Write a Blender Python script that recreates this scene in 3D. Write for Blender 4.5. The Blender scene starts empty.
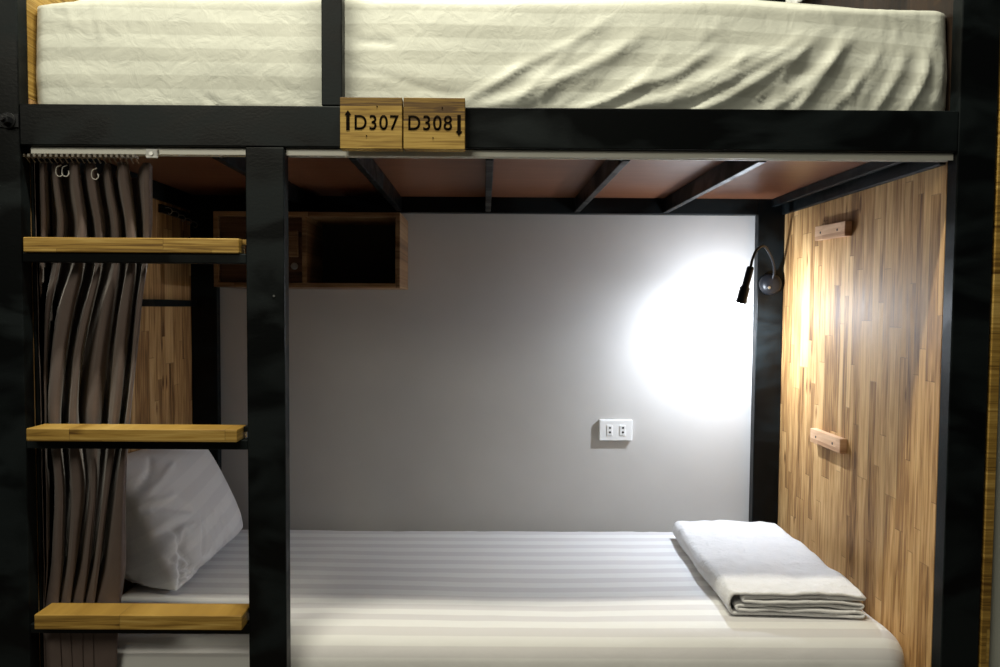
import bpy, bmesh, math, random
import numpy as np
from mathutils import Vector, Matrix, noise

random.seed(4)
S = bpy.context.scene
COL = S.collection
PI = math.pi

# ------------------------------------------------------------------ materials
def new_mat(name):
    m = bpy.data.materials.new(name); m.use_nodes = True
    nt = m.node_tree
    for n in list(nt.nodes): nt.nodes.remove(n)
    out = nt.nodes.new('ShaderNodeOutputMaterial')
    b = nt.nodes.new('ShaderNodeBsdfPrincipled')
    nt.links.new(b.outputs[0], out.inputs[0])
    return m, nt, b

def N(nt, t, **kw):
    n = nt.nodes.new(t)
    for k, v in kw.items():
        if hasattr(n, k): setattr(n, k, v)
    return n

def mth(nt, op, a, b=None, c=None):
    n = nt.nodes.new('ShaderNodeMath'); n.operation = op
    for i, v in enumerate((a, b, c)):
        if v is None: continue
        if isinstance(v, (int, float)): n.inputs[i].default_value = v
        else: nt.links.new(v, n.inputs[i])
    return n.outputs[0]

def ramp(nt, fac, stops):
    r = nt.nodes.new('ShaderNodeValToRGB')
    e = r.color_ramp.elements
    while len(e) < len(stops): e.new(0.5)
    for i, (p, c) in enumerate(stops):
        e[i].position = p; e[i].color = (*c, 1) if len(c) == 3 else c
    nt.links.new(fac, r.inputs[0])
    return r.outputs[0]

def objcoord(nt):
    return N(nt, 'ShaderNodeTexCoord').outputs['Object']

def sep(nt, v):
    s = N(nt, 'ShaderNodeSeparateXYZ'); nt.links.new(v, s.inputs[0]); return s.outputs

def comb(nt, x, y, z):
    c = N(nt, 'ShaderNodeCombineXYZ')
    for i, v in enumerate((x, y, z)):
        if isinstance(v, (int, float)): c.inputs[i].default_value = v
        else: nt.links.new(v, c.inputs[i])
    return c.outputs[0]

def noise_tex(nt, vec, scale, detail=3, rough=.5, dist=0):
    n = N(nt, 'ShaderNodeTexNoise')
    n.inputs['Scale'].default_value = scale; n.inputs['Detail'].default_value = detail
    n.inputs['Roughness'].default_value = rough; n.inputs['Distortion'].default_value = dist
    if vec is not None: nt.links.new(vec, n.inputs['Vector'])
    return n.outputs['Fac']

def bump(nt, b, h, strength, dist=.01):
    bp = N(nt, 'ShaderNodeBump'); bp.inputs['Strength'].default_value = strength
    bp.inputs['Distance'].default_value = dist
    nt.links.new(h, bp.inputs['Height']); nt.links.new(bp.outputs[0], b.inputs['Normal'])

def simple(name, col, rough=.5, metal=0, spec=.5, nscale=0, nbump=0, var=0.):
    m, nt, b = new_mat(name)
    b.inputs['Base Color'].default_value = (*col, 1)
    b.inputs['Roughness'].default_value = rough
    b.inputs['Metallic'].default_value = metal
    b.inputs['Specular IOR Level'].default_value = spec
    if nscale:
        f = noise_tex(nt, objcoord(nt), nscale, 4)
        if nbump: bump(nt, b, f, nbump)
        if var:
            nt.links.new(ramp(nt, f, [(.3, tuple(c*(1-var) for c in col)), (.7, tuple(min(1, c*(1+var)) for c in col))]), b.inputs['Base Color'])
    return m

def painted_metal():
    m, nt, b = new_mat('black_painted_steel')
    oc = objcoord(nt)
    x, y, z = sep(nt, oc)
    f = noise_tex(nt, comb(nt, mth(nt, 'MULTIPLY', x, .45), y, z), 7, 3, .55, .6)
    # matt brushed paint with glossier touched-up patches
    nt.links.new(ramp(nt, f, [(.42, (.0060, .0090, .0100)), (.56, (.0018, .0023, .0025))]), b.inputs['Base Color'])
    nt.links.new(ramp(nt, f, [(.42, (.55,)*3), (.56, (.34,)*3)]), b.inputs['Roughness'])
    b.inputs['Specular IOR Level'].default_value = .17
    f2 = noise_tex(nt, comb(nt, mth(nt, 'MULTIPLY', x, 30), mth(nt, 'MULTIPLY', y, 30), mth(nt, 'MULTIPLY', z, 45)), 4, 4)
    bump(nt, b, f2, .12, .002)
    return m

def strip_wood(name, across, along, width, length, cols, rough=.42, groove=True, grain=1.0, seed=0., gs=1.):
    """laminated strips; across / along are 'x','y','z' in object space"""
    m, nt, b = new_mat(name)
    oc = objcoord(nt)
    xyz = dict(zip('xyz', sep(nt, oc)))
    a, l = xyz[across], xyz[along]
    # strip widths vary a little
    wob = N(nt, 'ShaderNodeTexNoise'); wob.noise_dimensions = '1D'; wob.inputs['Scale'].default_value = 9; wob.inputs['Detail'].default_value = 0
    nt.links.new(mth(nt, 'ADD', a, 3 + seed), wob.inputs['W'])
    aw = mth(nt, 'ADD', mth(nt, 'DIVIDE', a, width), mth(nt, 'MULTIPLY', wob.outputs['Fac'], 1.6))
    row = mth(nt, 'FLOOR', aw)
    wn = N(nt, 'ShaderNodeTexWhiteNoise'); wn.noise_dimensions = '1D'
    nt.links.new(mth(nt, 'ADD', row, 17.3 + seed), wn.inputs['W'])
    off = mth(nt, 'MULTIPLY', wn.outputs['Value'], 7.0)
    lw = mth(nt, 'ADD', mth(nt, 'DIVIDE', l, length), off)
    blk = mth(nt, 'FLOOR', lw)
    wn2 = N(nt, 'ShaderNodeTexWhiteNoise'); wn2.noise_dimensions = '2D'
    nt.links.new(comb(nt, row, blk, 0), wn2.inputs['Vector'])
    # grain
    shift = mth(nt, 'MULTIPLY', wn2.outputs['Value'], 30)
    gv = comb(nt, mth(nt, 'MULTIPLY', a, 90*gs), mth(nt, 'ADD', mth(nt, 'MULTIPLY', l, 5), shift), shift)
    g = noise_tex(nt, gv, 1.0, 5, .6, .8)
    gv2 = comb(nt, mth(nt, 'MULTIPLY', a, 24*gs), mth(nt, 'ADD', mth(nt, 'MULTIPLY', l, 3.2), shift), shift)
    g2 = noise_tex(nt, gv2, 1.0, 3, .5, 1.4)
    # occasional knots
    vo = N(nt, 'ShaderNodeTexVoronoi'); vo.inputs['Scale'].default_value = 1.0
    nt.links.new(comb(nt, mth(nt, 'MULTIPLY', a, 14), mth(nt, 'MULTIPLY', l, 4.5), shift), vo.inputs['Vector'])
    kn = ramp(nt, vo.outputs['Distance'], [(.03, (.75,)*3), (.13, (0, 0, 0))])
    fac = mth(nt, 'ADD', mth(nt, 'MULTIPLY', wn2.outputs['Value'], .32), mth(nt, 'MULTIPLY', mth(nt, 'SUBTRACT', g, .5), .80 * grain))
    fac = mth(nt, 'ADD', fac, mth(nt, 'MULTIPLY', mth(nt, 'SUBTRACT', g2, .5), .75 * grain))
    fac = mth(nt, 'ADD', fac, .44)
    fac = mth(nt, 'SUBTRACT', fac, mth(nt, 'MULTIPLY', kn, .45))
    col = ramp(nt, fac, [(.28, cols[0]), (.48, cols[1]), (.66, cols[2]), (.88, cols[3])])
    fa = mth(nt, 'FRACT', aw); fl = mth(nt, 'FRACT', lw)
    ea = mth(nt, 'LESS_THAN', fa, .035)
    el = mth(nt, 'LESS_THAN', fl, .005)
    ed = mth(nt, 'MAXIMUM', ea, el)
    if groove:
        mix = N(nt, 'ShaderNodeMix'); mix.data_type = 'RGBA'
        nt.links.new(mth(nt, 'MULTIPLY', ed, .38), mix.inputs[0])
        nt.links.new(col, mix.inputs[6]); mix.inputs[7].default_value = (*[c*.35 for c in cols[0]], 1)
        col = mix.outputs[2]
    nt.links.new(col, b.inputs['Base Color'])
    rr = mth(nt, 'ADD', mth(nt, 'MULTIPLY', g2, .16), rough - .08)
    nt.links.new(rr, b.inputs['Roughness'])
    b.inputs['Specular IOR Level'].default_value = .35
    h = mth(nt, 'SUBTRACT', mth(nt, 'MULTIPLY', g, .5), mth(nt, 'MULTIPLY', ed, .6))
    bump(nt, b, h, .12, .002)
    return m

def sheet_mat(name, base, dark, period, duty=.5, rough=.6, wr=.25, wscale=20, sheen=.1, r2=None):
    """satin-striped cotton: uv.y is the distance across the stripes in metres"""
    m, nt, b = new_mat(name)
    uv = N(nt, 'ShaderNodeTexCoord').outputs['UV']
    u, v, _ = sep(nt, uv)
    t = mth(nt, 'FRACT', mth(nt, 'DIVIDE', v, period))
    # soft edged band
    d = mth(nt, 'ABSOLUTE', mth(nt, 'SUBTRACT', t, .5))
    s = ramp(nt, d, [(duty*.5-.03, (1, 1, 1)), (duty*.5+.03, (0, 0, 0))])
    mix = N(nt, 'ShaderNodeMix'); mix.data_type = 'RGBA'
    nt.links.new(s, mix.inputs[0]); mix.inputs[6].default_value = (*base, 1); mix.inputs[7].default_value = (*dark, 1)
    nt.links.new(mix.outputs[2], b.inputs['Base Color'])
    rmix = mth(nt, 'ADD', mth(nt, 'MULTIPLY', s, (r2 or rough) - rough), rough)
    nt.links.new(rmix, b.inputs['Roughness'])
    b.inputs['Specular IOR Level'].default_value = .35
    b.inputs['Sheen Weight'].default_value = sheen
    oc = objcoord(nt)
    n1 = noise_tex(nt, oc, wscale, 4, .55, .6)
    bump(nt, b, n1, wr, .01)
    return m

def fabric_mat(name, col, rough=.8, wr=.2, scale=30, fine=0, sheen=.2, var=.06):
    m, nt, b = new_mat(name)
    oc = objcoord(nt)
    n1 = noise_tex(nt, oc, scale, 4, .6, .5)
    h = n1
    if fine:
        f = noise_tex(nt, oc, fine, 2)
        h = mth(nt, 'ADD', n1, mth(nt, 'MULTIPLY', f, .25))
    bump(nt, b, h, wr, .01)
    nt.links.new(ramp(nt, n1, [(.35, tuple(c*(1-var) for c in col)), (.65, tuple(c*(1+var) for c in col))]), b.inputs['Base Color'])
    b.inputs['Roughness'].default_value = rough
    b.inputs['Sheen Weight'].default_value = sheen
    b.inputs['Specular IOR Level'].default_value = .3
    return m

def emit_mat(name, col, strength):
    m = bpy.data.materials.new(name); m.use_nodes = True
    nt = m.node_tree
    for n in list(nt.nodes): nt.nodes.remove(n)
    o = nt.nodes.new('ShaderNodeOutputMaterial'); e = nt.nodes.new('ShaderNodeEmission')
    e.inputs[0].default_value = (*col, 1); e.inputs[1].default_value = strength
    nt.links.new(e.outputs[0], o.inputs[0])
    return m

M = {}
M['steel'] = painted_metal()
M['panel'] = strip_wood('laminated_wood_panel', 'y', 'z', .031, .42,
                        [(.13, .060, .020), (.33, .175, .062), (.52, .31, .125), (.66, .43, .20)], rough=.60, gs=1.5)
M['rung'] = strip_wood('varnished_rung_wood', 'z', 'x', .06, .33,
                       [(.10, .048, .009), (.25, .142, .027), (.37, .222, .048), (.50, .33, .095)], rough=.48, seed=5, gs=2.8, grain=1.25)
M['plaque'] = strip_wood('plaque_wood', 'z', 'x', .2, .9,
                         [(.08, .04, .008), (.20, .115, .020), (.31, .19, .036), (.43, .28, .066)], rough=.6, groove=False, grain=1.5, seed=2, gs=2.6)
M['box'] = strip_wood('shelf_box_wood', 'z', 'x', .05, .5,
                      [(.08, .042, .02), (.19, .105, .052), (.30, .18, .09), (.40, .25, .13)], rough=.45, seed=9)
M['box_door'] = strip_wood('box_door_wood', 'z', 'x', .2, .5,
                      [(.05, .024, .013), (.09, .045, .024), (.13, .07, .038), (.17, .09, .05)], rough=.4, groove=False, seed=3)
M['panel_shaded'] = strip_wood('shaded_wood_panel', 'y', 'z', .034, .42,
                        [(.010, .006, .004), (.018, .010, .006), (.03, .016, .008), (.045, .024, .012)], rough=.5)  # panel wood with the gloom above the upper mattress put into its colour
M['box_back'] = simple('shaded_box_back', (.035, .03, .024), .7)  # shade inside the open box is put into this dark colour
M['peg'] = strip_wood('pale_block_wood', 'z', 'y', .2, .6,
                      [(.36, .18, .09), (.52, .30, .16), (.62, .38, .22), (.7, .46, .28)], rough=.5, groove=False, seed=1)
M['ply'] = None
def ply():
    m, nt, b = new_mat('red_brown_plywood')
    oc = objcoord(nt); x, y, z = sep(nt, oc)
    f = noise_tex(nt, comb(nt, mth(nt, 'MULTIPLY', x, 3), mth(nt, 'MULTIPLY', y, 26), z), 1.5, 4, .55, 1)
    nt.links.new(ramp(nt, f, [(.3, (.13, .052, .026)), (.7, (.20, .085, .044))]), b.inputs['Base Color'])
    b.inputs['Roughness'].default_value = .32
    return m
M['ply'] = ply()
M['sheet_low'] = sheet_mat('white_striped_sheet', (.745, .745, .745), (.635, .622, .635), .066, .5, .62, .16, 14)
M['sheet_up'] = sheet_mat('cream_striped_sheet', (.63, .645, .575), (.53, .54, .475), .058, .5, .6, .22, 26, r2=.5)
M['pillow'] = sheet_mat('white_pillowcase', (.80, .79, .79), (.74, .73, .735), .07, .5, .6, .2, 14)
M['quilt'] = fabric_mat('white_quilt', (.66, .655, .66), .85, .7, 34, 0, .15, .02)
M['towel'] = fabric_mat('white_towel', (.8, .8, .78), .9, .3, 60, 400, .2, .03)
M['curtain'] = fabric_mat('taupe_curtain', (.122, .088, .078), .72, .10, 30, 1400, .25, .05)
M['alu'] = simple('white_aluminium', (.80, .79, .72), .4, .1)
M['plastic'] = simple('white_plastic', (.78, .78, .77), .35)
M['glider'] = simple('grey_nylon', (.30, .27, .23), .5)
M['hole'] = simple('socket_hole', (.02, .02, .02), .6)
M['blackp'] = simple('black_lamp_plastic', (.008, .0085, .010), .38, 0, .25)
M['chrome'] = simple('screw_steel', (.5, .5, .48), .3, 1)
M['letter'] = simple('burnt_lettering', (.008, .006, .004), .9, 0, .0)
M['lens'] = emit_mat('lamp_lens', (.80, .90, 1.0), 60)
M['wall'] = simple('grey_painted_wall', (.50, .485, .465), .75, 0, .3, 6, .03, .03)
M['wall_r'] = simple('grey_green_wall', (.58, .60, .54), .7, 0, .3, 5, .03, .05)
M['floor'] = simple('dark_floor', (.12, .10, .08), .5, 0, .4, 8, .05, .2)
M['ceil'] = simple('room_ceiling', (.5, .5, .46), .9)

# ------------------------------------------------------------------ object helpers
LOC = {}
def tag(o, label=None, cat=None, group=None, kind=None):
    if label: o['label'] = label
    if cat: o['category'] = cat
    if group: o['group'] = group
    if kind: o['kind'] = kind
    return o

def thing(name, label, cat, loc, group=None):
    o = bpy.data.objects.new(name, None); COL.objects.link(o)
    o.empty_display_size = .05
    o.location = loc; LOC[o] = Vector(loc)
    return tag(o, label, cat, group)

def obj(name, bm, mat, parent=None, smooth=False, origin=None):
    """bm in world coordinates; one linked mesh object"""
    me = bpy.data.meshes.new(name)
    org = Vector(origin) if origin is not None else (LOC[parent] if parent else Vector((0, 0, 0)))
    for v in bm.verts: v.co -= org
    bm.normal_update()
    bm.to_mesh(me); bm.free()
    for m in (mat if isinstance(mat, (list, tuple)) else [mat]): me.materials.append(m)
    if smooth:
        for p in me.polygons: p.use_smooth = True
    o = bpy.data.objects.new(name, me); COL.objects.link(o)
    if parent:
        o.parent = parent; o.location = org - LOC[parent]
    else:
        o.location = org
    LOC[o] = org
    return o

def bx(x0, x1, y0, y1, z0, z1, bev=.0, seg=2, bm=None):
    t = bmesh.new()
    r = bmesh.ops.create_cube(t, size=1)
    bmesh.ops.scale(t, vec=(x1-x0, y1-y0, z1-z0), verts=t.verts)
    bmesh.ops.translate(t, vec=((x0+x1)/2, (y0+y1)/2, (z0+z1)/2), verts=t.verts)
    if bev: bmesh.ops.bevel(t, geom=t.edges[:], offset=bev, segments=seg, profile=.5, affect='EDGES')
    if bm is None: return t
    return merge(bm, t)

def merge(bm, t):
    me = bpy.data.meshes.new('tmp'); t.to_mesh(me); t.free(); bm.from_mesh(me); bpy.data.meshes.remove(me); return bm

def cyl(p0, p1, r0, r1=None, seg=24, bm=None, bev=0):
    r1 = r0 if r1 is None else r1
    p0, p1 = Vector(p0), Vector(p1); d = p1 - p0
    t = bmesh.new()
    bmesh.ops.create_cone(t, cap_ends=True, segments=seg, radius1=r0, radius2=r1, depth=d.length)
    if bev:
        ed = [e for e in t.edges if len(e.link_faces) == 2 and any(len(f.verts) > 4 for f in e.link_faces)]
        bmesh.ops.bevel(t, geom=ed, offset=bev, segments=2, profile=.5, affect='EDGES')
    t.transform(Matrix.Translation((p0+p1)/2) @ d.to_track_quat('Z', 'Y').to_matrix().to_4x4())
    if bm is None: return t
    return merge(bm, t)

def lathe(prof, p0, p1, seg=32):
    """prof: list of (t along axis in metres, radius)"""
    p0, p1 = Vector(p0), Vector(p1); q = (p1-p0).to_track_quat('Z', 'Y').to_matrix().to_4x4()
    bm = bmesh.new(); rings = []
    for t, r in prof:
        if r < 1e-6: rings.append([bm.verts.new((0, 0, t))])
        else: rings.append([bm.verts.new((r*math.cos(a), r*math.sin(a), t)) for a in [2*PI*k/seg for k in range(seg)]])
    for A, B in zip(rings, rings[1:]):
        for k in range(seg):
            k2 = (k+1) % seg
            if len(A) == 1 and len(B) == 1: continue
            if len(A) == 1: bm.faces.new((A[0], B[k2], B[k]))
            elif len(B) == 1: bm.faces.new((A[k], A[k2], B[0]))
            else: bm.faces.new((A[k], A[k2], B[k2], B[k]))
    bm.transform(Matrix.Translation(p0) @ q)
    bmesh.ops.recalc_face_normals(bm, faces=bm.faces)
    return bm

def catmull(pts, n):
    P = [Vector(p) for p in pts]; P = [2*P[0]-P[1]] + P + [2*P[-1]-P[-2]]
    out = []
    for i in range(1, len(P)-2):
        for k in range(n):
            t = k/n; a, b, c, d = P[i-1], P[i], P[i+1], P[i+2]
            out.append(.5*((2*b) + (c-a)*t + (2*a-5*b+4*c-d)*t*t + (3*b-a-3*c+d)*t**3))
    out.append(P[-2]); return out

def tube(pts, r, seg=12, n=8, smoothpath=True):
    P = catmull(pts, n) if smoothpath else [Vector(p) for p in pts]
    bm = bmesh.new(); rings = []
    prev = None
    for i, p in enumerate(P):
        d = (P[min(i+1, len(P)-1)] - P[max(i-1, 0)]).normalized()
        if prev is None: nrm = d.orthogonal().normalized()
        else: nrm = (prev - d*prev.dot(d)).normalized()
        prev = nrm; bi = d.cross(nrm)
        rr = r(i/(len(P)-1)) if callable(r) else r
        rings.append([bm.verts.new(p + rr*(math.cos(a)*nrm + math.sin(a)*bi)) for a in [2*PI*k/seg for k in range(seg)]])
    for A, B in zip(rings, rings[1:]):
        for k in range(seg): bm.faces.new((A[k], A[(k+1) % seg], B[(k+1) % seg], B[k]))
    bm.faces.new(list(reversed(rings[0]))); bm.faces.new(rings[-1])
    bmesh.ops.recalc_face_normals(bm, faces=bm.faces)
    return bm

# ------------------------------------------------------------------ the room
def struct(name, bm, mat): return tag(obj(name, bm, mat), kind='structure')
CEIL = 3.34
struct('floor', bx(-1.6, 3.4, -4.0, 1.1, -.06, 0), M['floor'])
struct('ceiling', bx(-1.6, 3.4, -4.0, 1.1, CEIL, CEIL+.06), M['ceil'])
struct('wall_back', bx(-1.6, 3.4, .935, 1.05, 0, CEIL), M['wall'])
struct('wall_right', bx(2.1065, 3.4, .012, .934, 0, CEIL), M['wall_r'])

# ------------------------------------------------------------------ the bunk bed frame (one welded thing)
bed = thing('bunk_bed', 'black steel double bunk bed frame with ladder rungs and laminated wood end panels', 'bunk bed', (1.0, .45, 0))
ST = M['steel']; T = .035
def st(name, *a, bev=.0025, label=None, mat=None):
    o = obj(name, bx(*a, bev=bev), mat or ST, bed)
    if label: o['label'] = label
    return o
st('front_post', -.083, 0, 0, T, 0, 2.45)
st('front_post', 2.0, 2.083, 0, T, 0, 2.45)
st('ladder_post', .4785, .561, 0, T, 0, 1.5915)
st('guard_post', .641, .685, 0, T, 1.6795, 2.45)
st('back_post', 0.0, .086, .9, .9345, 0, 2.45)
st('back_post', 1.91, 1.998, .9, .9345, 0, 2.45)
st('front_rail', .0, 2.0, 0, T, 1.592, 1.679)
st('lower_front_rail', .0, .478, 0, T, .17, .25); st('lower_front_rail', .562, 2.0, 0, T, .17, .25)
st('back_rail', .0, 2.0, .90, .9345, 1.571, 1.655) if False else st('back_rail', .0865, 1.9095, .90, .9345, 1.571, 1.70)
st('dark_strip', .0005, .005, .0352, .26, .27, 1.57, bev=.0003); st('side_rail', .0, .014, .0352, .899, 1.571, 1.6225); st('side_rail', 1.984, 1.998, .0352, .899, 1.571, 1.6225)  # thin front strip is added to keep the panel beside the curtain dark
st('side_rail_lip', 1.950, 1.965, .0352, .899, 1.597, 1.6225, bev=.0015)
st('top_rail', .0, 2.0, 0, T, 2.4505, 2.50)
sp = .2983
for i in range(-1, 4):
    xb = 1.0082 + sp*(i)          # right edge of each slat
    if i == 3: continue
    st('cross_slat', xb-.018, xb, .0352, .899, 1.574, 1.6225, bev=.002)
st('cross_slat', .394, .412, .0352, .899, 1.574, 1.6225, bev=.002)
st('base_board', .001, 1.999, .0352, .899, 1.6235, 1.64, bev=0, mat=M['ply'])
st('lower_base_board', .01, 1.99, .037, .899, .225, .25, bev=0, mat=M['ply'])
# wood end panels
st('end_panel', 2.0, 2.016, T+.001, .9345, .0, 1.64, bev=0, mat=M['panel'])
st('end_panel', -.016, -.001, T+.001, .9345, .0, 1.70, bev=0, mat=M['panel'])
st('upper_end_panel', 2.0075, 2.018, T+.001, .9345, 1.641, 2.44, bev=0, mat=M['panel_shaded'])
st('upper_end_panel', -.016, -.001, T+.001, .9345, 1.701, 2.44, bev=0, mat=M['rung'])
st('panel_bar', 0, .022, .265, .899, 1.25, 1.271)
# ladder
for k, (x0, x1, zt, zb, y0, y1) in enumerate([(.006, .4655, 1.397, 1.3655, -.006, .034), (.018, .4655, .9905, .9630, -.028, .038), (.027, .4725, .5880, .5555, -.028, .038)]):
    st('ladder_crossbar', .0, .4785, .001, .031, zb-.0215, zb-.0005, bev=.002)
    bmr = bx(x0, x1, y0, y1, zb, zt, bev=.0022)
    r = obj('ladder_rung', bmr, M['rung'], bed, origin=(x0+.2+k*.37, 0, zb-.2*k))
    r['label'] = 'yellow varnished wooden ladder tread'
    # little corner bracket at the right end of each tread
    b = obj('bracket', bx(x1+.0005, .478, .014, .034, zt-.012, zt-.0005, bev=.001), M['rung'] if k == 0 else ST, r)
# bolt at the left joint
bl = bmesh.new()
merge(bl, cyl((-.022, 0, 1.642), (-.022, -.006, 1.642), .017, seg=32, bev=.001))
merge(bl, cyl((-.022, -.006, 1.642), (-.022, -.02, 1.642), .0115, seg=6, bev=.001))
merge(bl, cyl((-.022, -.02, 1.642), (-.022, -.027, 1.642), .006, seg=20, bev=.001))
merge(bl, bx(-.083, -.0, -.0035, 0, 1.628, 1.656, bev=.001))
obj('bolt', bl, M['blackp'], bed)
# screws on the posts
for (sx, sy, sz) in [(.538, -.0006, 1.275)]:
    obj('screw', cyl((sx, 0, sz), (sx, -.0012, sz), .0024, seg=14), M['chrome'], bed)

# neighbour partition edge beyond the right post
part_o = obj('partition_panel', bx(2.0865, 2.1055, -.002, .934, 0.0, 2.5, bev=.001), M['rung'], None, origin=(2.095, .4, 0))
tag(part_o, 'upright wooden partition edge between the black post and the grey wall', 'partition')

# ------------------------------------------------------------------ mattresses
FOLD = 1.0
def seg_ridges(X, Y, ridges):
    H = np.zeros_like(X)
    for (x0, y0, x1, y1, w, a, c) in ridges:
        dx, dy = x1-x0, y1-y0; L = math.hypot(dx, dy)
        t = ((X-x0)*dx + (Y-y0)*dy)/L**2
        d = ((X-x0)*-dy + (Y-y0)*dx)/L + c*4*t*(1-t)
        env = np.clip(np.minimum(t+.08, 1.05-t)*4, 0, 1); env = env*env*(3-2*env)
        ww = w*(.65+.6*np.clip(t, 0, 1))
        H += a*FOLD*env*np.exp(-(np.sqrt(d*d+(.3*ww)**2)/ww-.3)*1.55)
    return H

def rounded_block(x0, x1, y0, y1, z0, z1, r, step, disp=None, uvwarp=None, step_front=None):
    """block with rounded edges sampled as six welded grids; disp(co, n)->offset"""
    c = np.array([(x0+x1)/2, (y0+y1)/2, (z0+z1)/2]); h = np.array([(x1-x0)/2, (y1-y0)/2, (z1-z0)/2])
    verts = []; faces = []; index = {}
    nx = [max(4, int(round(2*h[i]/step))) for i in range(3)]
    def lin(i):   # finer near the edges
        a = np.linspace(-h[i], h[i], nx[i]+1)
        e = np.linspace(0, r, 6)[1:-1]
        a = a[(a <= -h[i]+1e-9) | (a >= h[i]-1e-9) | ((a > -h[i]+r*1.02) & (a < h[i]-r*1.02))]
        return np.sort(np.unique(np.round(np.concatenate([a, -h[i]+e, h[i]-e]), 6)))
    G = [lin(i) for i in range(3)]
    for ax in range(3):
        u, v = [(1, 2), (2, 0), (0, 1)][ax]
        for s in (-1, 1):
            idx = np.zeros((len(G[u]), len(G[v])), int)
            for i, a in enumerate(G[u]):
                for j, b in enumerate(G[v]):
                    p = [0, 0, 0]; p[ax] = s*h[ax]; p[u] = a; p[v] = b
                    key = tuple(round(q, 6) for q in p)
                    if key not in index: index[key] = len(verts); verts.append(key)
                    idx[i, j] = index[key]
            for i in range(len(G[u])-1):
                for j in range(len(G[v])-1):
                    q = (idx[i, j], idx[i+1, j], idx[i+1, j+1], idx[i, j+1])
                    faces.append(q if s > 0 else q[::-1])
    V = np.array(verts)
    inner = np.clip(V, -(h-r), h-r); D = V - inner; Ln = np.linalg.norm(D, axis=1, keepdims=True)
    n = D/np.maximum(Ln, 1e-9); P = inner + n*r + c
    # distance across stripes: y on the top, continuing down the front
    U = P[:, 0].copy(); W = np.where(P[:, 2] > z1 - r, P[:, 1], P[:, 1]) - (P[:, 2]-z1)*-1.0*0
    W = (P[:, 1]-y0) - (z1-P[:, 2])
    if disp is not None: P = P + n*disp(P, n)[:, None]
    if uvwarp is not None: W = W + uvwarp(P)
    me = bpy.data.meshes.new('m'); me.from_pydata([tuple(p) for p in P], [], faces); me.update()
    uv = me.uv_layers.new(name='UVMap')
    li = np.zeros(len(me.loops), int); me.loops.foreach_get('vertex_index', li)
    uv.data.foreach_set('uv', np.stack([U[li], W[li]], 1).ravel())
    return me

def mesh_obj(name, me, mat, loc):
    me.name = name
    co = np.zeros(len(me.vertices)*3); me.vertices.foreach_get('co', co)
    co = (co.reshape(-1, 3)-np.array(loc)).ravel(); me.vertices.foreach_set('co', co)
    me.materials.append(mat)
    me.polygons.foreach_set('use_smooth', [True]*len(me.polygons)); me.update()
    o = bpy.data.objects.new(name, me); COL.objects.link(o); o.location = loc; LOC[o] = Vector(loc)
    return o

def vnoise(P, sx, sy, sz, seed=0.):
    return np.array([noise.noise(Vector((p[0]*sx+seed, p[1]*sy, p[2]*sz))) for p in P])

def disp_low(P, n):
    d = .0035*vnoise(P, 3, 5, 5) + .0012*vnoise(P, 12, 20, 20, 7)
    back = np.clip((P[:, 1]-.83)/.05, 0, 1)*(n[:, 2] > .3)
    d += back*.004*vnoise(P, 28, 8, 8, 3)
    # a slight hollow in the middle
    d -= .010*np.exp(-((P[:, 0]-1.05)/.5)**2-((P[:, 1]-.40)/.22)**2)*(n[:, 2] > .5)
    return d
me = rounded_block(.012, 1.985, .053, .897, .251, .510, .08, .016, disp_low)
low = mesh_obj('mattress', me, M['sheet_low'], (1.0, .46, .251))
tag(low, 'lower bunk mattress in a white satin-striped fitted sheet', 'mattress')

R = []   # fold ridges on the front of the upper mattress: x0,z0 -> x1,z1, width, height, bend
rnd = random.Random(8)
for (a) in [
    (.98, 1.69, 1.34, 1.86, .016, .0075, .02), (1.16, 1.68, 1.50, 1.83, .013, .009, .018), (1.22, 1.66, 1.62, 1.84, .015, .010, .02),
    (1.33, 1.68, 1.70, 1.87, .014, .009, .022), (1.42, 1.67, 1.72, 1.86, .018, .012, .02), (1.58, 1.67, 1.80, 1.86, .010, .006, .015),
    (1.66, 1.68, 1.77, 1.86, .013, .010, .012), (1.74, 1.68, 1.86, 1.84, .009, .006, .012), (1.84, 1.68, 1.90, 1.84, .009, .006, .01),
    (1.90, 1.67, 1.945, 1.83, .010, .009, .012), (1.96, 1.69, 1.98, 1.82, .008, .006, .006),
    (.90, 1.69, 1.10, 1.80, .013, .005, .01), (1.05, 1.70, 1.18, 1.83, .012, .0045, .01),
    (.69, 1.77, .98, 1.70, .012, -.0025, .0), (.70, 1.83, .80, 1.825, .006, -.004, .0)]:
    R.append(a)
for k in range(26):
    x = .95+rnd.random()*1.0; ang = math.radians(30+48*max(0, x-1.0)**1.2+rnd.uniform(-6, 6)); L = rnd.uniform(.12, .34)*(1.2-.45*(x-.95))
    z = 1.67+rnd.random()*.07
    R.append((x, z, x+L*math.cos(ang), min(1.90, z+L*math.sin(ang)), rnd.uniform(.006, .011), rnd.uniform(-.003, .0045), rnd.uniform(.005, .02)))
for k in range(34):          # small gathers along the bottom, steeper to the right
    x = 1.0+rnd.random()*1.0; ang = math.radians(38+42*(x-1.0)+rnd.uniform(-9, 9)); L = rnd.uniform(.05, .15)
    z = 1.665+rnd.random()*.05
    R.append((x, z, x+L*math.cos(ang), z+L*math.sin(ang), rnd.uniform(.004, .008), rnd.uniform(-.002, .0032), rnd.uniform(-.01, .01)))
for k in range(22):          # left third: little gathers leaning the other way
    x = .16+rnd.random()*.50; ang = math.radians(140+rnd.uniform(-22, 22)); L = rnd.uniform(.025, .06)
    z = 1.672+rnd.random()*.02
    R.append((x, z, x+L*math.cos(ang), z+L*math.sin(ang), rnd.uniform(.003, .006), rnd.uniform(-.003, .0035), 0))
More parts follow.
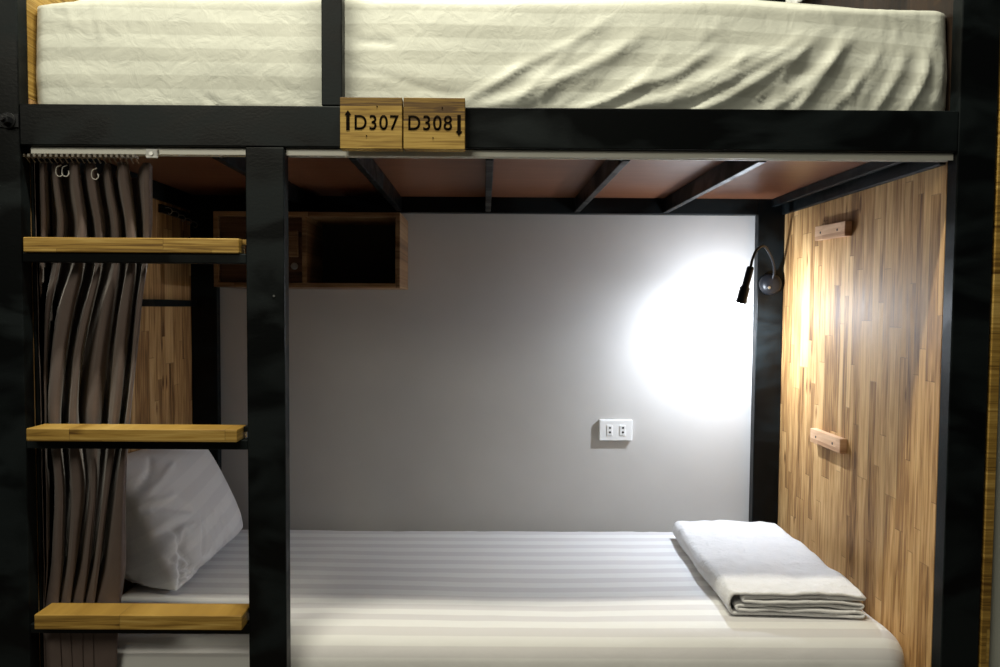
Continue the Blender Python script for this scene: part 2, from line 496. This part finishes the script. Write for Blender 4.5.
for k in range(14):          # pleats over the left top corner
    x = .02+rnd.random()*.32
    R.append((x, 1.93, x+rnd.uniform(-.03, .03), 1.85-rnd.random()*.05, rnd.uniform(.003, .006), rnd.uniform(-.003, .003), 0))
for k in range(16):
    x = 1.4+rnd.random()*.6
    R.append((x, 1.93, x+rnd.uniform(.0, .02), 1.86-rnd.random()*.03, rnd.uniform(.003, .006), rnd.uniform(-.002, .003), 0))
FOLD = .8
def disp_up(P, n):
    # position on the front, unrolled over the rounded edge
    zz = P[:, 2] + np.clip(P[:, 1]-.045, 0, .2)*.6
    f = (n[:, 1] < -.05)
    fade = np.clip(-n[:, 1]*2.2+.05, 0, 1)
    wx = P[:, 0] + .012*vnoise(P, 6, 3, 9, 5); wz = zz + .006*vnoise(P, 8, 3, 14, 9)
    d = seg_ridges(wx, wz, R)*fade
    d += .005*vnoise(P, 2.5, 4, 5, 2) + .0015*vnoise(P, 9, 12, 18, 4)
    # outline of the top edge: low at the left end, sagging to the right end
    top = np.clip(n[:, 2]*1.5, 0, 1)
    d -= top*.034*np.clip((P[:, 0]-1.5)/.5, 0, 1)**1.5
    d -= top*(.085*np.exp(-np.maximum(P[:, 0], 0)/.035) + .012*np.clip((.3-P[:, 0])/.3, 0, 1))
    d += f*.006*np.sin(np.clip((P[:, 2]-1.64)/.28, 0, 1)*PI)
    return d
def warp_up(P):
    global FOLD; FOLD = 1.0
    k = np.clip((P[:, 0]-1.25)/.72, 0, 1)
    return .045*k**2.2 - .006*vnoise(P, 3, 1, 3, 6)
me = rounded_block(.003, 2.0065, .046, .88, 1.6405, 1.940, .035, .0075, disp_up, warp_up)
upm = mesh_obj('mattress', me, M['sheet_up'], (1.0, .46, 1.6405))
tag(upm, 'upper bunk mattress in a creased cream striped fitted sheet', 'mattress')

# ------------------------------------------------------------------ pillow
def make_pillow():
    Lh, Wh, Th = .275, .205, .088
    nu, nv = 96, 70
    def sup(t): return 1 if abs(t) > 1 else t
    bm = bmesh.new(); uvl = bm.loops.layers.uv.new('UVMap')
    rows = {}
    UV = {}
    rp = random.Random(3)
    creases = []
    for k in range(60):
        e = rp.random()
        if k < 34: u0, v0 = -1.0, rp.uniform(-1, .5); ang = rp.uniform(-.5, .6)
        else: u0, v0 = rp.uniform(-1, 1), -1.0; ang = PI/2 + rp.uniform(-.7, .7)
        L = rp.uniform(.25, .7)
        creases.append((u0*Lh, v0*Wh, u0*Lh+L*.3*math.cos(ang), v0*Wh+L*.3*math.sin(ang), rp.uniform(.004, .009), rp.uniform(-.014, .008), rp.uniform(-.01, .01)))
    us = np.sin(np.linspace(-PI/2, PI/2, nu)); vs = np.sin(np.linspace(-PI/2, PI/2, nv))
    Uu, Vv = np.meshgrid(us, vs, indexing='ij')
    X = Uu*Lh*(1-.10*(1-Vv**2)*0 - .045*np.abs(Uu)*(1-Vv**2)); Y = Vv*Wh*(1-.06*np.abs(Vv)*(1-Uu**2))
    prof = (np.clip(1-np.abs(Uu)**3.6, 0, 1)**.52)*(np.clip(1-np.abs(Vv)**3.0, 0, 1)**.6)
    H = Th*prof
    cr = seg_ridges(X, Y, creases)
    for side in (1, -1):
        for i in range(nu):
            for j in range(nv):
                if side == -1 and (i in (0, nu-1) or j in (0, nv-1)):
                    rows[(side, i, j)] = rows[(1, i, j)]; continue
                z = side*(H[i, j]*(1.0 if side > 0 else 1.0+1.7*(.5-.5*Vv[i, j]))) + side*cr[i, j]*min(1, prof[i, j]*2)
                z += side*.006*noise.noise(Vector((X[i, j]*9, Y[i, j]*9, side)))
                v = bm.verts.new((X[i, j], Y[i, j], z)); rows[(side, i, j)] = v
                UV[v] = (X[i, j], Y[i, j]-X[i, j]*.12)
    for side in (1, -1):
        for i in range(nu-1):
            for j in range(nv-1):
                q = [rows[(side, i, j)], rows[(side, i+1, j)], rows[(side, i+1, j+1)], rows[(side, i, j+1)]]
                if side < 0: q.reverse()
                try: f = bm.faces.new(q)
                except ValueError: continue
                for lo in f.loops: lo[uvl].uv = UV[lo.vert]
    # stand it: u runs along the bed's width, v up; face towards +x and slightly up
    lean = math.radians(27)
    Ay = Vector((-.03, .999, 0)).normalized()
    up = Vector((-math.sin(lean), 0, math.cos(lean)))
    Az = Ay.cross(up).normalized(); up = Az.cross(Ay).normalized()
    rot = Matrix((Ay, up, Az)).transposed()
    roll = Matrix.Rotation(math.radians(-1), 3, 'Z')
    c = Vector((.105, .550, .672))
    for v in bm.verts:
        v.co = c + rot @ (roll @ v.co)
        # sits on the mattress and presses against the end panel
        if v.co.z < .56: v.co.z = .508 + .052*math.exp((v.co.z-.56)/.052)
        if v.co.x < .03: v.co.x = .003 + .027*math.exp((v.co.x-.03)/.027)
    return bm
pl = obj('pillow', make_pillow(), M['pillow'], None, smooth=True, origin=(.17, .57, .5))
tag(pl, 'plump white pillow leaning on the wood end panel behind the ladder', 'pillow')

# ------------------------------------------------------------------ folded quilt
def make_quilt(x0, x1, y0, y1, zb, H, seed=1, skew=0.0):
    th = .0088; half = th/2
    lay = [zb + half + .0012 + k*(H-th-.001)/5 for k in range(6)]
    xl, xr = x0, x1
    P = []
    def arc(cx, z0, z1, side, n=8, bulge=1.0):
        r = (z1-z0)/2; zc = (z0+z1)/2
        for k in range(n+1):
            a = -PI/2 + PI*k/n
            P.append((cx + side*abs(r)*bulge*math.cos(a), zc + r*math.sin(a)))
    def run(xa, xb, z, n=26, amp=.0, ph=0.):
        for k in range(1, n):
            t = k/n; x = xa+(xb-xa)*t
            P.append((x, z + amp*math.sin(x*55+ph)))
    # inside end -> spiral outwards
    P.append((xr-.05, lay[4]-.001)); run(xr-.05, xl+.045, lay[4], ph=1, amp=.0006)
    q = list(range(len(P)))
    arc_pts = []
    # left turn (4 -> 3)
    n = 7; r = (lay[4]-lay[3])/2
    for k in range(n+1):
        a = PI/2 + PI*k/n; P.append((xl+.045 + r*1.3*math.cos(a), (lay[4]+lay[3])/2 + r*math.sin(a)))
    run(xl+.045, xr-.012, lay[3], amp=.0010, ph=.4)
    r = (lay[3]-lay[2])/2
    for k in range(n+1):
        a = PI/2 - PI*k/n; P.append((xr-.012 + r*1.6*math.cos(a), (lay[3]+lay[2])/2 + r*math.sin(a)))
    run(xr-.012, xl+.03, lay[2], amp=.0011, ph=2.)
    r = (lay[2]-lay[1])/2
    for k in range(n+1):
        a = PI/2 + PI*k/n; P.append((xl+.03 + r*1.3*math.cos(a), (lay[2]+lay[1])/2 + r*math.sin(a)))
    run(xl+.03, xr-.010, lay[1], amp=.0009, ph=3.1)
    r = (lay[1]-lay[0])/2
    for k in range(n+1):
        a = PI/2 - PI*k/n; P.append((xr-.010 + r*1.6*math.cos(a), (lay[1]+lay[0])/2 + r*math.sin(a)))
    run(xr-.010, xl+.02, lay[0], amp=.0004)
    r = (lay[5]-lay[0])/2; n = 16
    for k in range(n+1):
        a = -PI/2 - PI*k/n; P.append((xl+.02 + r*.62*math.cos(a), (lay[5]+lay[0])/2 + r*math.sin(a)))
    run(xl+.02, xr-.004, lay[5], amp=.0006, ph=5)
    P.append((xr-.002, lay[5]-.0004)); P.append((xr+.003, lay[5]-.003)); P.append((xr+.001, lay[5]-.0065)); 
    P.append((xr-.012, lay[5]-.0078)); P.append((xr-.09, lay[5]-.0082))
    P = np.array(P)
    T = np.gradient(P, axis=0); T /= np.maximum(np.linalg.norm(T, axis=1, keepdims=True), 1e-9)
    Nn = np.stack([-T[:, 1], T[:, 0]], 1)
    ny = 74; ys = np.concatenate([y0 + np.array([0, .0012, .0035, .0065]), np.linspace(y0+.012, y1-.012, ny), y1-np.array([.006, .0025, 0])])
    bm = bmesh.new(); grid = []
    for y in ys:
        e = min(y-y0, y1-y)
        k = half*.93*math.sqrt(max(0, min(1, 1-(1-min(1, e/.0045))**2))*.93+.07)
        ring = []
        for i in range(len(P)):
            # each layer ends at its own depth
            jag = .006*noise.noise(Vector((P[i, 0]*5, P[i, 1]*60, seed))) + .004*math.sin(i*.09)
            yy = y + jag*max(0, 1-(y-y0)/.06)
            for s in (1, -1):
                x = P[i, 0] + Nn[i, 0]*k*s; z = P[i, 1] + Nn[i, 1]*k*s
                hf = (z-zb)/H
                w = .0060*noise.noise(Vector((x*7, yy*7, seed))) + .0038*noise.noise(Vector((x*22, yy*22, seed+3)))
                z2 = zb + (z-zb)*(1 + .16*noise.noise(Vector((x*5, yy*3, 9+seed)))) + (.0022*noise.noise(Vector((x*16, yy*6, P[i, 1]*300))) if .12 < hf < .85 else 0) + w*max(0, hf)
                z2 += hf*.004*math.sin((x-x0)/(x1-x0)*PI)
                z2 += max(0, hf-.3)*(-.0065*(abs(noise.noise(Vector((x*13+2, yy*10, seed*7)))**1)) -.004*abs(noise.noise(Vector((x*30, yy*24, seed*5)))))
                if hf > .80: z2 += .0016*abs(math.sin((x*1.0+yy)*26))*abs(math.sin((x-yy)*26))
                xx = x + .006*noise.noise(Vector((3, yy*6, seed))) + .007*noise.noise(Vector((9, yy*5, P[i, 1]*120)))*min(1, max(0, (x-x0)/(x1-x0))) + skew*(yy-y0) + .008*(1-hf)*0
                ring.append(bm.verts.new((xx, yy, z2)))
        grid.append(ring)
    m = len(P)
    for A, B in zip(grid, grid[1:]):
        for i in range(m-1):
            bm.faces.new((A[2*i], A[2*i+2], B[2*i+2], B[2*i])); bm.faces.new((A[2*i+1], B[2*i+1], B[2*i+3], A[2*i+3]))
        bm.faces.new((A[0], B[0], B[1], A[1])); bm.faces.new((A[-2], A[-1], B[-1], B[-2]))
    for g, fl in ((grid[0], 0), (grid[-1], 1)):
        for i in range(m-1):
            q = (g[2*i], g[2*i+1], g[2*i+3], g[2*i+2]); bm.faces.new(q if not fl else q[::-1])
    bmesh.ops.recalc_face_normals(bm, faces=bm.faces)
    return bm
qb = make_quilt(1.588, 1.915, .152, .755, .512, .060)
qb.transform(Matrix.Translation((1.75, .45, .5)) @ Matrix.Rotation(math.radians(-1.5), 4, 'Z') @ Matrix.Translation((-1.75, -.45, -.5)))
quilt = obj('blanket', qb, M['quilt'], None, smooth=True, origin=(1.75, .45, .503))
tag(quilt, 'thin white quilted blanket folded in layers at the lower bunk foot', 'blanket')

# small white towel hung on the upper end panel (only its lower folds reach into view)
def towel():
    bm = bmesh.new(); g = []
    for j in range(26):
        z = 2.42 - .235*j/25
        row = []
        for s in (0, 1):
            for i in range(40):
                y = .55 + .31*i/39
                x = 1.975 - .008*math.sin(i*.55) - .004*math.sin(i*1.3+j*.1)
                cut = .03*(i/39)
                row.append(bm.verts.new((x + s*.006, y, z + cut*j/25*1.6)))
        g.append(row)
    for a, b in zip(g, g[1:]):
        for i in range(39):
            bm.faces.new((a[i], a[i+1], b[i+1], b[i])); bm.faces.new((a[40+i], b[40+i], b[41+i], a[41+i]))
        bm.faces.new((a[0], b[0], b[40], a[40])); bm.faces.new((a[39], a[79], b[79], b[39]))
    for r, f in ((g[0], 0), (g[-1], 1)):
        for i in range(39): bm.faces.new((r[i], r[40+i], r[41+i], r[i+1]))
    bmesh.ops.recalc_face_normals(bm, faces=bm.faces)
    return bm
tw = obj('towel', towel(), M['towel'], None, smooth=True, origin=(1.975, .7, 2.19))
tag(tw, 'white cloth hanging behind the upper mattress beside the reading lamp', 'towel')

# ------------------------------------------------------------------ curtain rail, curtain
tr = thing('curtain_rail', 'white aluminium curtain track under the front rail of the upper bunk', 'curtain rail', (1.0, .045, 1.59))
for xa, xb in ((.016, .4775), (.562, 1.9985)):
    t_ = bmesh.new()
    bx(xa, xb, .012, .0145, 1.5765, 1.5912, .0006, 1, t_)
    bx(xa, xb, .0145, .0305, 1.5885, 1.5912, .0006, 1, t_)
    bx(xa, xb, .0305, .033, 1.5765, 1.5885, .0006, 1, t_)
    obj('track', t_, M['alu'], tr)
es = bx(.264, .289, .006, .0115, 1.568, 1.587, .0015)
merge(es, cyl((.2765, .006, 1.577), (.2765, .0035, 1.577), .004, seg=16))
obj('end_stop', es, M['plastic'], tr)

def px2x(px, pz): return None
# rows of fold positions: z, x of the fold fronts (left to right), x of the valleys between them
SC = 1/ (734/1.64)
def cx_(px, yy=.06): return .9918 + (px-489.5)/734.0*(1.58+yy)
LV = [ # z, (centre, width) of every fold front in turn, valley depth
    (1.566, [(34, 9), (51, 10), (62, 8), (81, 10), (96, 13), (113, 8), (129, 12), (153, 15)], .060),
    (1.385, [(36, 7), (52, 9), (73, 9), (93, 10), (111, 9), (127, 9), (141, 9), (155, 8)], .065),
    (1.320, [(37, 4), (44, 4), (57, 9), (80, 18), (103, 8), (119, 14), (136, 11), (148, 5)], .070),
    (1.175, [(36, 5), (42, 4), (50, 5), (65, 17), (84, 9), (105, 19), (126, 13), (141, 5)], .075),
    (.970,  [(38, 4), (42, 3), (46, 3), (55, 14), (74, 9), (94, 20), (117, 12), (130, 5)], .075),
    (.880,  [(38, 5), (43, 3), (49, 5), (64, 10), (83, 18), (99, 6), (111, 6), (124, 10)], .070),
    (.590,  [(38, 5), (42, 2), (46, 3), (56, 14), (69, 5), (83, 10), (94, 4), (115, 27)], .065),
    (.440,  [(39, 4), (43, 2), (47, 3), (60, 14), (73, 5), (83, 11), (94, 4), (111, 26)], .060)]
def interp_level(z):
    # average a short window so the folds swing smoothly from level to level
    acc = None
    for o_ in (-.075, -.05, -.025, 0, .025, .05, .075):
        F, d = interp_lin(z+o_)
        v = [q for p in F for q in p] + [d]
        acc = v if acc is None else [a+b for a, b in zip(acc, v)]
    acc = [a/7 for a in acc]
    return [(acc[2*i], acc[2*i+1]) for i in range(len(acc)//2)], acc[-1]
def interp_lin(z):
    zs = [l[0] for l in LV]
    z = max(zs[-1], min(zs[0], z))
    for i in range(len(zs)-1):
        if zs[i] >= z >= zs[i+1]:
            t = (zs[i]-z)/(zs[i]-zs[i+1])
            F = [(a[0]*(1-t)+b[0]*t, a[1]*(1-t)+b[1]*t) for a, b in zip(LV[i][1], LV[i+1][1])]
            return F, LV[i][2]*(1-t)+LV[i+1][2]*t
def curtain_row(z, zi):
    F, dep = interp_level(z)
    pts = []
    n = len(F)
    low_ = max(0, min(1, (.95-z)/.25))
    for i in range(n):
        c, w = F[i]
        yf = .041 + .007*(1+math.sin(i*2.1+z*3))*.5 + .010*((i*7) % 3)/2
        b_ = min(.016, w*.0009)
        w *= .84; pts.append((c-w*.5, yf+b_+.006)); pts.append((c-w*.2, yf+.001)); pts.append((c+w*.22, yf)); pts.append((c+w*.5, yf+b_+.003))
        if i == n-1: break
        c2, w2 = F[i+1]
        m_ = ((c+w*.5)+(c2-w2*.5))/2
        d = dep*(.8+.35*((i*5) % 4)/3)
        g_ = max(1.0, ((c2-w2*.5)-(c+w*.5))*.28)
        pts.append((m_-g_, .045+d)); pts.append((m_+g_, .045+d*.94))
    pts = [(p[0], p[1], 0) for p in pts]
    C_ = catmull(pts, 6)
    out = []
    for k, c in enumerate(C_):
        wob = .0018*noise.noise(Vector((k*.22, z*7, 4)))
        out.append(Vector((max(.007, cx_(c.x, c.y) + wob), c.y + .003*noise.noise(Vector((k*.15, z*5, 11))), z)))
    return out
bm = bmesh.new(); grid = []
NZ = 150
ztop, zbot = 1.566, .30
for j in range(NZ):
    z = ztop - (ztop-zbot)*j/(NZ-1)
    row = curtain_row(z, j)
    for k, p in enumerate(row):
        # header: the pleats stand up, the cloth between them sags
        sag = max(0, min(1, (p.y-.055)/.05))*.022
        p.z -= sag*max(0, 1-j/14)
        if j < 16:  # pinched pleats
            p.y += 0
        # rest in front of the pillow and mattress lower down
        f = max(0, min(1, (.68-z)/.14)); f = f*f*(3-2*f)
        p.y = .0372 + (p.y-.0372)*(1-.90*f)
    grid.append([bm.verts.new(p) for p in row])
for A, B in zip(grid, grid[1:]):
    for k in range(len(A)-1): bm.faces.new((A[k], B[k], B[k+1], A[k+1]))
cur = thing('curtain', 'dark taupe privacy curtain bunched in folds behind the ladder treads', 'curtain', (.13, .06, .30))
cl = obj('cloth', bm, M['curtain'], cur, smooth=True)
sm = cl.modifiers.new('thick', 'SOLIDIFY'); sm.thickness = .0012; sm.offset = 0
# gliders in the track, one beside the other
for k in range(21):
    x = cx_(35 + k*5.4, .022)
    g = bmesh.new()
    bx(x-.0032, x+.0032, .0105, .030, 1.5695, 1.5762, .0008, 1, g)
    merge(g, tube([(x, .022, 1.570), (x+.001, .026, 1.566), (x-.001, .036, 1.562), (x-.003, .043, 1.564)], .0012, 6, 4))
    obj('glider', g, M['glider'], cur)
for px, z in [(42, 1.540), (69, 1.547), (75, 1.547), (104, 1.541)]:
    x = cx_(px, .05)
    obj('hook', tube([(x+.003, .046, z+.012), (x-.006, .044, z+.006), (x-.007, .044, z-.008), (x, .045, z-.013), (x+.006, .046, z-.008), (x+.005, .047, z+.0)], .0011, 8, 5), M['alu'], cur)

# ------------------------------------------------------------------ row of small hooks high on the left end panel
hk = thing('hook_rail', 'row of small pale hooks high on the left wood end panel', 'hook rail', (.004, .79, 1.54))
obj('backing', bx(.0, .010, .66, .895, 1.535, 1.560, .001), M['steel'], hk)
for k in range(5):
    y = .686+k*.049; z = 1.556-k*.005
    obj('hook', tube([(.010, y, z-.004), (.022, y, z-.004), (.030, y, z-.010), (.030, y, z-.018), (.023, y, z-.024), (.019, y, z-.018)], .0012, 8, 5), M['glider'], hk)

# ------------------------------------------------------------------ room number plaques
def text_bm(s, x0, x1, z0, z1, y, extr=.0006, bold=.009):
    cu = bpy.data.curves.new('t', 'FONT'); cu.body = s; cu.size = 1; cu.offset = bold; cu.extrude = .0; cu.space_character = 1.12; cu.resolution_u = 6
    o = bpy.data.objects.new('t', cu); COL.objects.link(o)
    dg = bpy.context.evaluated_depsgraph_get()
    me = bpy.data.meshes.new_from_object(o.evaluated_get(dg))
    t = bmesh.new(); t.from_mesh(me)
    bpy.data.objects.remove(o); bpy.data.curves.remove(cu); bpy.data.meshes.remove(me)
    xs = [v.co.x for v in t.verts]; ys = [v.co.y for v in t.verts]
    a, b, c, d = min(xs), max(xs), min(ys), max(ys)
    for v in t.verts:
        v.co = Vector((x0+(v.co.x-a)/(b-a)*(x1-x0), y, z0+(v.co.y-c)/(d-c)*(z1-z0)))
    r = bmesh.ops.extrude_face_region(t, geom=t.faces[:])
    bmesh.ops.translate(t, vec=(0, extr, 0), verts=[v for v in r['geom'] if isinstance(v, bmesh.types.BMVert)])
    bmesh.ops.recalc_face_normals(t, faces=t.faces)
    return t
def arrow_bm(xc, z0, z1, up, y, w=.0036, hw=.0066, hl=.011):
    bm = bmesh.new()
    pts = [(-w, 0), (w, 0), (w, z1-z0-hl), (hw, z1-z0-hl*.85), (0, z1-z0), (-hw, z1-z0-hl*.85), (-w, z1-z0-hl)]
    if not up: pts = [(a, (z1-z0)-b) for a, b in pts]
    f = bm.faces.new([bm.verts.new((xc+a, y, z0+b)) for a, b in pts])
    r = bmesh.ops.extrude_face_region(bm, geom=[f])
    bmesh.ops.translate(bm, vec=(0, .0008, 0), verts=[v for v in r['geom'] if isinstance(v, bmesh.types.BMVert)])
    bmesh.ops.recalc_face_normals(bm, faces=bm.faces)
    return bm
for s, x0, x1, up, tx0, tx1, ax in [('D307', .686, .8155, True, .7165, .8085, .7025), ('D308', .8185, .947, False, .8285, .920, .9345)]:
    p = obj('room_plaque', bx(x0, x1, -.028, -.0005, 1.5835, 1.690, .0012), M['plaque'], None, origin=(x0, -.014, 1.5835+(.03 if up else 0)))
    tag(p, 'square wooden plaque carved %s with %s arrow' % (s, 'an up' if up else 'a down'), 'sign', 'room number plaques on the front rail')
    t = text_bm(s, tx0, tx1, 1.6225, 1.6535, -.0286)
    obj('lettering', t, M['letter'], p)
    obj('arrow', arrow_bm(ax, 1.6215 if up else 1.611, 1.663 if up else 1.6545, up, -.0288), M['letter'], p)
    for kx, kz in ([(.763, 1.671), (.741, 1.610)] if up else [(.899, 1.669), (.880, 1.607)]):
        obj('nail_hole', cyl((kx, -.0278, kz), (kx+.001, -.0286, kz+.0006), .0014, seg=10), M['letter'], p)

# ------------------------------------------------------------------ shelf box on the back wall
X0, X1, Y0, Y1, Z0, Z1 = .151, .727, .70, .9345, 1.312, 1.545
bxs = thing('shelf_box', 'open-fronted wooden storage box fixed high on the grey back wall', 'shelf', (.44, .82, 1.312))
w = .0145
def bp(n, *a, mat='box', par=None, **k): return obj(n, bx(*a, bev=.0008, seg=1), M[mat], par or bxs)
bp('top_board', X0, X1, Y0, Y1, Z1-w, Z1); bp('bottom_board', X0, X1, Y0, Y1, Z0, Z0+w)
bp('side_board', X0, X0+w, Y0, Y1, Z0+w, Z1-w); bp('side_board', X1-w, X1, Y0, Y1, Z0+w, Z1-w)
bp('divider', .424, .438, Y0, Y1-.006, Z0+w, Z1-w)
bp('back_board', X0+w, X1-w, Y1-.006, Y1, Z0+w, Z1-w, mat='box_back')
dr = bp('door', X0+w+.002, .422, .712, .727, Z0+w+.002, Z1-w-.002, mat='box_door')
bp('handle', .386, .411, .690, .712, 1.406, 1.486, par=dr)
lk = lathe([(0, 0), (0, .011), (.004, .011), (.006, .009), (.006, .0)], (.398, .712, 1.378), (.398, .70, 1.378), 20)
o = obj('lock', lk, M['chrome'], dr)

# ------------------------------------------------------------------ wall socket
so = thing('wall_socket', 'white double power outlet on the grey wall above the lower mattress', 'power socket', (1.443, .93, .80))
sb = bx(1.386, 1.500, .9225, .9348, .799, .8705, .0022, 3)
obj('plate', sb, M['plastic'], so)
for xc in (1.4215, 1.466):
    f = obj('outlet', bx(xc-.0098, xc+.0098, .9208, .9226, .817, .853, .0007, 1), M['plastic'], so)
    for z in (.8282, .8435):
        obj('pin_hole', cyl((xc+.001, .9204, z), (xc+.001, .9215, z), .0037, seg=16), M['hole'], f)

# ------------------------------------------------------------------ wooden blocks screwed to the right end panel
def block(y0, y1, zc, label, tilt):
    b = bx(-.02, 0, -(y1-y0)/2, (y1-y0)/2, -.0205, .0205, .0014, 2)
    b.transform(Matrix.Translation((1.9995, (y0+y1)/2, zc)) @ Matrix.Rotation(tilt, 4, 'X'))
    o = obj('wall_block', b, M['peg'], None, origin=(1.99, (y0+y1)/2, zc-.02))
    tag(o, label, 'wood block', 'wooden blocks on the right end panel')
    for t in (-.26, .30):
        yy = (y0+y1)/2 + t*(y1-y0)
        sc = cyl((1.9802, yy, zc+t*(y1-y0)*math.sin(tilt)), (1.9790, yy, zc+t*(y1-y0)*math.sin(tilt)), .0038, seg=16)
        obj('screw', sc, M['hole'], o)
block(.445, .63, 1.479, 'short pale wooden block screwed high on the right wood panel beneath the ceiling slats', 0.02)
block(.44, .627, .874, 'short pale wooden block screwed to the right wood panel just above the folded blanket', 0.0)

# ------------------------------------------------------------------ reading lamp
NECK = [(1.951, .880, 1.345), (1.953, .868, 1.375), (1.939, .84, 1.404), (1.912, .80, 1.430), (1.873, .75, 1.453), (1.838, .715, 1.439), (1.820, .70, 1.410), (1.8115, .695, 1.379)]
def reading_lamp(label, dz):
    t = thing('reading_lamp', label, 'lamp', (1.951, .9, 1.338+dz), 'gooseneck reading lamps')
    b = obj('lamp_base', lathe([(0, 0), (0, .036), (.006, .038), (.014, .036), (.022, .029), (.027, .016), (.028, 0)], (1.951, .8995, 1.338+dz), (1.951, .80, 1.338+dz)), M['blackp'], t, True)
    obj('switch', cyl((1.951-.012, .874, 1.338-.012+dz), (1.951-.0125, .868, 1.3375-.012+dz), .005, seg=16, bev=.001), M['chrome'], b)
    nk = NECK
    obj('neck', tube([(x, y, z+dz) for x, y, z in nk], .0042, 12, 7), M['blackp'], t, True)
    a = Vector((1.812, .694, 1.384+dz)); e = Vector((1.799, .742, 1.265+dz)); d = (e-a).normalized()
    L = (e-a).length
    h = obj('lamp_head', lathe([(0, 0), (0, .0085), (.004, .0110), (.062, .0110), (.064, .0115), (.070, .0150), (.108, .0150), (.110, .0165), (.118, .0165), (.119, .0145), (.110, .012), (.110, 0)], a, e), M['blackp'], t, True)
    obj('lens', lathe([(.1105, 0), (.1105, .0115), (.119, .0115), (.1235, .0095), (.1265, .005), (.1275, 0)], a, e), M['lens'], t, True)
    return t, a, e, d
l1 = reading_lamp('lit black gooseneck reading lamp over the lower bunk', 0)
l2 = reading_lamp('black gooseneck reading lamp above the far side of the upper mattress', .985)

def light(name, kind, loc, energy, color, **k):
    l = bpy.data.lights.new(name, kind); l.energy = energy; l.color = color
    for a, b in k.items(): setattr(l, a, b)
    o = bpy.data.objects.new(name, l); COL.objects.link(o); o.location = loc
    return o
COOL = (.80, .885, 1.0)
for (t, a, e, d), en in ((l1, 21), (l2, 2)):
    p = light('lamp_led', 'SPOT', e + d*.012, en, COOL, shadow_soft_size=.009, spot_size=math.radians(180), spot_blend=1.0)
    p.rotation_euler = (d + Vector((-.08, .12, 0))).to_track_quat('-Z', 'Y').to_euler()

for (t, a, e, d), en in ((l1, 8.5),):
    light('lamp_glow', 'POINT', e + d*.014, en, COOL, shadow_soft_size=.009)
WARM = (1.0, .95, .77)
k = light('ceiling_tube_light', 'AREA', (.75, -.43, 3.28), 68, WARM, shape='RECTANGLE', size=1.3, size_y=.07)
f = light('room_fill', 'AREA', (-.6, -2.3, 2.9), 31, WARM, shape='RECTANGLE', size=1.6, size_y=.9)  # unseen soft fill from the front, stands in for the room's other lamps
f.rotation_euler = (math.radians(50), 0, math.radians(-22))

w = bpy.data.worlds.new('World'); S.world = w; w.use_nodes = True
bg = w.node_tree.nodes['Background']; bg.inputs[0].default_value = (.62, .72, .70, 1); bg.inputs[1].default_value = .035

# ------------------------------------------------------------------ camera
Fp = 733.7946
pi_, ya, ro = [math.radians(a) for a in (2.4564, .2542, .3652)]
def ray(u0, v0):
    u = u0*math.cos(ro)+v0*math.sin(ro); v = -u0*math.sin(ro)+v0*math.cos(ro)
    x = u/Fp; z2 = -v/Fp
    d = math.cos(pi_)+z2*math.sin(pi_); z = -math.sin(pi_)+z2*math.cos(pi_)
    return Vector((x*math.cos(ya)+d*math.sin(ya), -x*math.sin(ya)+d*math.cos(ya), z))
o0 = ray(0, 0); rx = (ray(1, 0)-o0).normalized(); uy = -(ray(0, 1)-o0).normalized(); bz = -o0.normalized()
cam = bpy.data.cameras.new('camera'); co = bpy.data.objects.new('camera', cam); COL.objects.link(co)
co.matrix_world = Matrix.Translation((.9918, -1.5802, 1.2527)) @ Matrix((rx, uy, bz)).transposed().to_4x4()
cam.sensor_width = 36; cam.lens = Fp/1000*36
cam.shift_x = .01168; cam.shift_y = .00571; cam.clip_start = .02
S.camera = co

vs = S.view_settings
S.display_settings.display_device = 'sRGB'
vs.view_transform = 'Standard'; vs.look = 'None'; vs.gamma = 1; vs.exposure = 0.0; vs.use_curve_mapping = False
